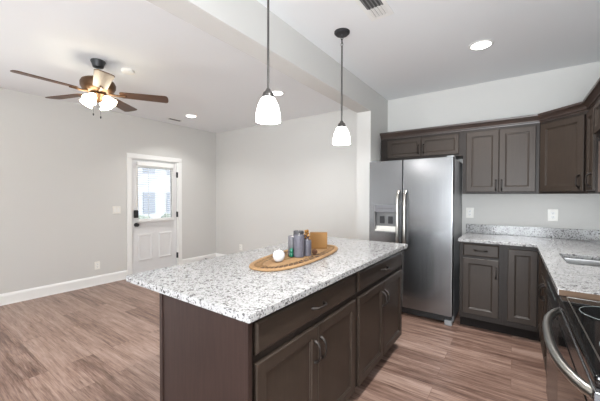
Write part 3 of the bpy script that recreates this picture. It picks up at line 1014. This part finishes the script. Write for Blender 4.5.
# ------------------------------------------------------------------ pendants
PX = -1.133
def pendant(y, label):
    t = thing('pendant_lamp', label, 'lamp', (PX, y, H), 0, 'pendant lamps over the island')
    obj('canopy', lathe([(0, 0), (0.062, 0), (0.062, -0.010), (0.050, -0.022), (0.014, -0.026), (0.010, -0.034), (0, -0.034)], 32), M['iron'], t)
    bm = bmesh.new()
    for k in range(3):
        ca, sa = (1, 0) if k % 2 == 0 else (0, 1)
        zc = -0.048 - 0.026*k
        bm_tube(bm, [(0.008*math.cos(2*PI*i/14)*ca, 0.008*math.cos(2*PI*i/14)*sa, zc+0.017*math.sin(2*PI*i/14)) for i in range(14)], 0.0025, 6, closed=True)
    obj('chain', bm, M['iron'], t)
    obj('rod', tube([(0, 0, -0.112), (0, 0, -0.716)], 0.0065, 12), M['gunmetal'], t)
    obj('socket_cap', lathe([(0, -0.712), (0.012, -0.712), (0.016, -0.722), (0.028, -0.732), (0.033, -0.748), (0.034, -0.762), (0, -0.762)], 28), M['gunmetal'], t)
    prof = [(0.028, -0.755), (0.042, -0.772), (0.056, -0.803), (0.066, -0.842), (0.070, -0.875), (0.070, -0.895), (0.066, -0.895), (0.062, -0.842), (0.052, -0.806), (0.039, -0.777), (0.026, -0.760)]
    obj('glass_shade', lathe(prof + prof[:1], 40), M['bowl_glass'], t)
    obj('bulb', lathe([(0, -0.762), (0.013, -0.766), (0.015, -0.795), (0.030, -0.830), (0.028, -0.852), (0.014, -0.866), (0, -0.868)], 20), M['lens'], t)
pendant(1.285, 'pendant lamp nearest the camera, white bell glass on a long dark rod')
pendant(2.174, 'pendant lamp with visible round dark canopy, white bell glass, nearer the refrigerator')

# ------------------------------------------------------------------ recessed lights, vents, smoke detector
def recessed(x, y, label):
    t = thing('recessed_light', label, 'ceiling light', (x, y, H), 0, 'recessed ceiling lights')
    obj('trim_ring', lathe([(0.074, -0.001), (0.076, -0.006), (0.092, -0.005), (0.098, -0.001), (0.098, 0.0), (0.074, 0.0), (0.074, -0.001)], 40), M['trim'], t)
    obj('lens', lathe([(0, -0.003), (0.0745, -0.003), (0.0745, -0.001), (0, -0.001)], 32), M['lens'], t)
recessed(-0.243, 3.054, 'round recessed ceiling light of the kitchen, above the right-hand cabinets')
recessed(-4.345, 3.017, 'round recessed ceiling light of the living room near the door wall')
recessed(-2.475, 2.976, 'round recessed ceiling light of the living room, just beside the nearer pendant glass')

t = thing('ceiling_vent', 'white rectangular ceiling vent with dark slots above the kitchen island', 'vent', (-0.795, 1.930, H))
bm = bmesh.new()
bm_box(bm, -0.085, -0.058, -0.235, 0.235, -0.006, 0, 0.002)
bm_box(bm, 0.058, 0.085, -0.235, 0.235, -0.006, 0, 0.002)
bm_box(bm, -0.058, 0.058, -0.235, -0.205, -0.006, 0, 0.002)
bm_box(bm, -0.058, 0.058, 0.205, 0.235, -0.006, 0, 0.002)
obj('frame', bm, M['trim'], t)
obj('duct', box(-0.058, 0.058, -0.205, 0.205, -0.0018, -0.0005), M['dark'], t, smooth=False)
for half, mat_, s in ((-1, M['louvre'], 1), (1, M['trim'], -1)):  # near slats grey, far slats white: shade put into the colour
    bm = bmesh.new()
    for k in range(5):
        x = -0.048 + k*0.024
        y0, y1 = (-0.205, 0.085) if half < 0 else (0.087, 0.205)
        a = 0.006 if half < 0 else 0.0125
        v = [bm.verts.new((x+dx, y, z)) for y in (y0, y1) for dx, z in ((-a, -0.002), (a, -0.009), (a+0.001, -0.008), (-a+0.001, -0.0015))]
        for i in range(4):
            bm.faces.new((v[i], v[(i+1) % 4], v[4+(i+1) % 4], v[4+i]))
        bm.faces.new(v[:4])
        bm.faces.new(v[4:])
    obj('louvre', bm, mat_, t, smooth=False)
t = thing('ceiling_vent', 'small dark slotted ceiling vent near the left wall above the door', 'vent', (-4.78, 3.00, H))
obj('frame', prism([(-0.06, -0.13), (0.06, -0.13), (0.06, 0.13), (-0.06, 0.13)], [[(-0.042, -0.112), (-0.042, 0.112), (0.042, 0.112), (0.042, -0.112)]], -0.006, 0.0), M['trim'], t, smooth=False)
obj('duct', box(-0.042, 0.042, -0.112, 0.112, -0.002, -0.0005), M['dark'], t, smooth=False)
bm = bmesh.new()
for k in range(4):
    bm_box(bm, -0.036+k*0.022, -0.030+k*0.022, -0.112, 0.112, -0.006, -0.0025)
obj('louvre', bm, M['louvre'], t, smooth=False)
o = obj('smoke_detector', lathe([(0, 0), (0.062, 0), (0.064, -0.012), (0.058, -0.026), (0.040, -0.032), (0, -0.033)], 32), M['white'], None, (-3.314, 1.545, H))
tag(o, 'round white smoke detector on the ceiling just right of the ceiling fan', 'smoke detector')

# ------------------------------------------------------------------ ceiling fan
FX, FY = -3.322, 1.269
fan = thing('ceiling_fan', 'five-blade brown ceiling fan with lit glass shades in the living room', 'fan', (FX, FY, H))
obj('canopy', lathe([(0, 0), (0.062, 0), (0.063, -0.010), (0.052, -0.036), (0.045, -0.062), (0.030, -0.068), (0, -0.068)], 32), M['iron'], fan)
obj('downrod', tube([(0, 0, -0.070), (0, 0, -0.170)], 0.013, 14), M['iron'], fan)
obj('motor_housing', lathe([(0, -0.150), (0.035, -0.152), (0.060, -0.175), (0.105, -0.180), (0.138, -0.198), (0.150, -0.225), (0.148, -0.258), (0.130, -0.290), (0.095, -0.312), (0, -0.320)], 40), M['bronze_brown'], fan)
BZ = -0.309
for k in range(5):
    a = math.radians(55.3 + 72*k)
    arm = obj('blade_iron', tube([(0.09, 0, -0.312+0.309), (0.15, 0, -0.012), (0.20, 0.012, -0.009), (0.24, 0.0, -0.009)], [0.013, 0.011, 0.013, 0.009], 8), M['bronze_brown'], fan, (0, 0, BZ), (0, 0, a))
    out = []
    for i in range(9):
        th = -PI/2 + PI*i/8
        out.append((0.630 - 0.028 + 0.028*math.cos(th), 0.074*math.copysign(abs(math.sin(th))**0.7, math.sin(th))))
    out += [(0.20, 0.058), (0.185, 0.044), (0.185, -0.044), (0.20, -0.058)]
    bm = prism(out, [], -0.0035, 0.0035, 0.0015)
    obj('blade', bm, M['blade'], fan, (0, 0, BZ), (math.radians(-10), 0, a))
obj('light_kit', lathe([(0, -0.318), (0.070, -0.318), (0.078, -0.335), (0.060, -0.352), (0.044, -0.372), (0.030, -0.392), (0.012, -0.404), (0, -0.406)], 32), M['bronze_brown'], fan)
for k in range(4):
    a = math.radians(35 + 90*k)
    T = Matrix.Rotation(a, 4, 'Z') @ Matrix.Translation((0.064, 0, -0.350)) @ Matrix.Rotation(math.radians(-42), 4, 'Y')
    gp = [(0.020, 0.0), (0.027, -0.010), (0.040, -0.038), (0.047, -0.066), (0.060, -0.092), (0.057, -0.092), (0.044, -0.066), (0.037, -0.039), (0.024, -0.012), (0.017, -0.002)]
    g = obj('glass_shade', bm_lathe(bmesh.new(), gp + gp[:1], 28, mat=T), M['fan_glass'], fan)
    bm = bm_lathe(bmesh.new(), [(0, 0.028), (0.016, 0.024), (0.024, 0.006), (0.024, -0.010), (0, -0.010)], 18, mat=T)
    obj('shade_holder', bm, M['bronze_brown'], fan)
for x, y, zl in ((-0.035, -0.030, -0.505), (0.020, 0.012, -0.535)):
    bm = tube([(x, y, -0.385), (x, y, zl)], 0.0016, 6)
    bm_lathe(bm, [(0, 0.0), (0.006, -0.004), (0.007, -0.016), (0.004, -0.026), (0, -0.027)], 10, center=(x, y, zl))
    obj('pull_chain', bm, M['iron'], fan)
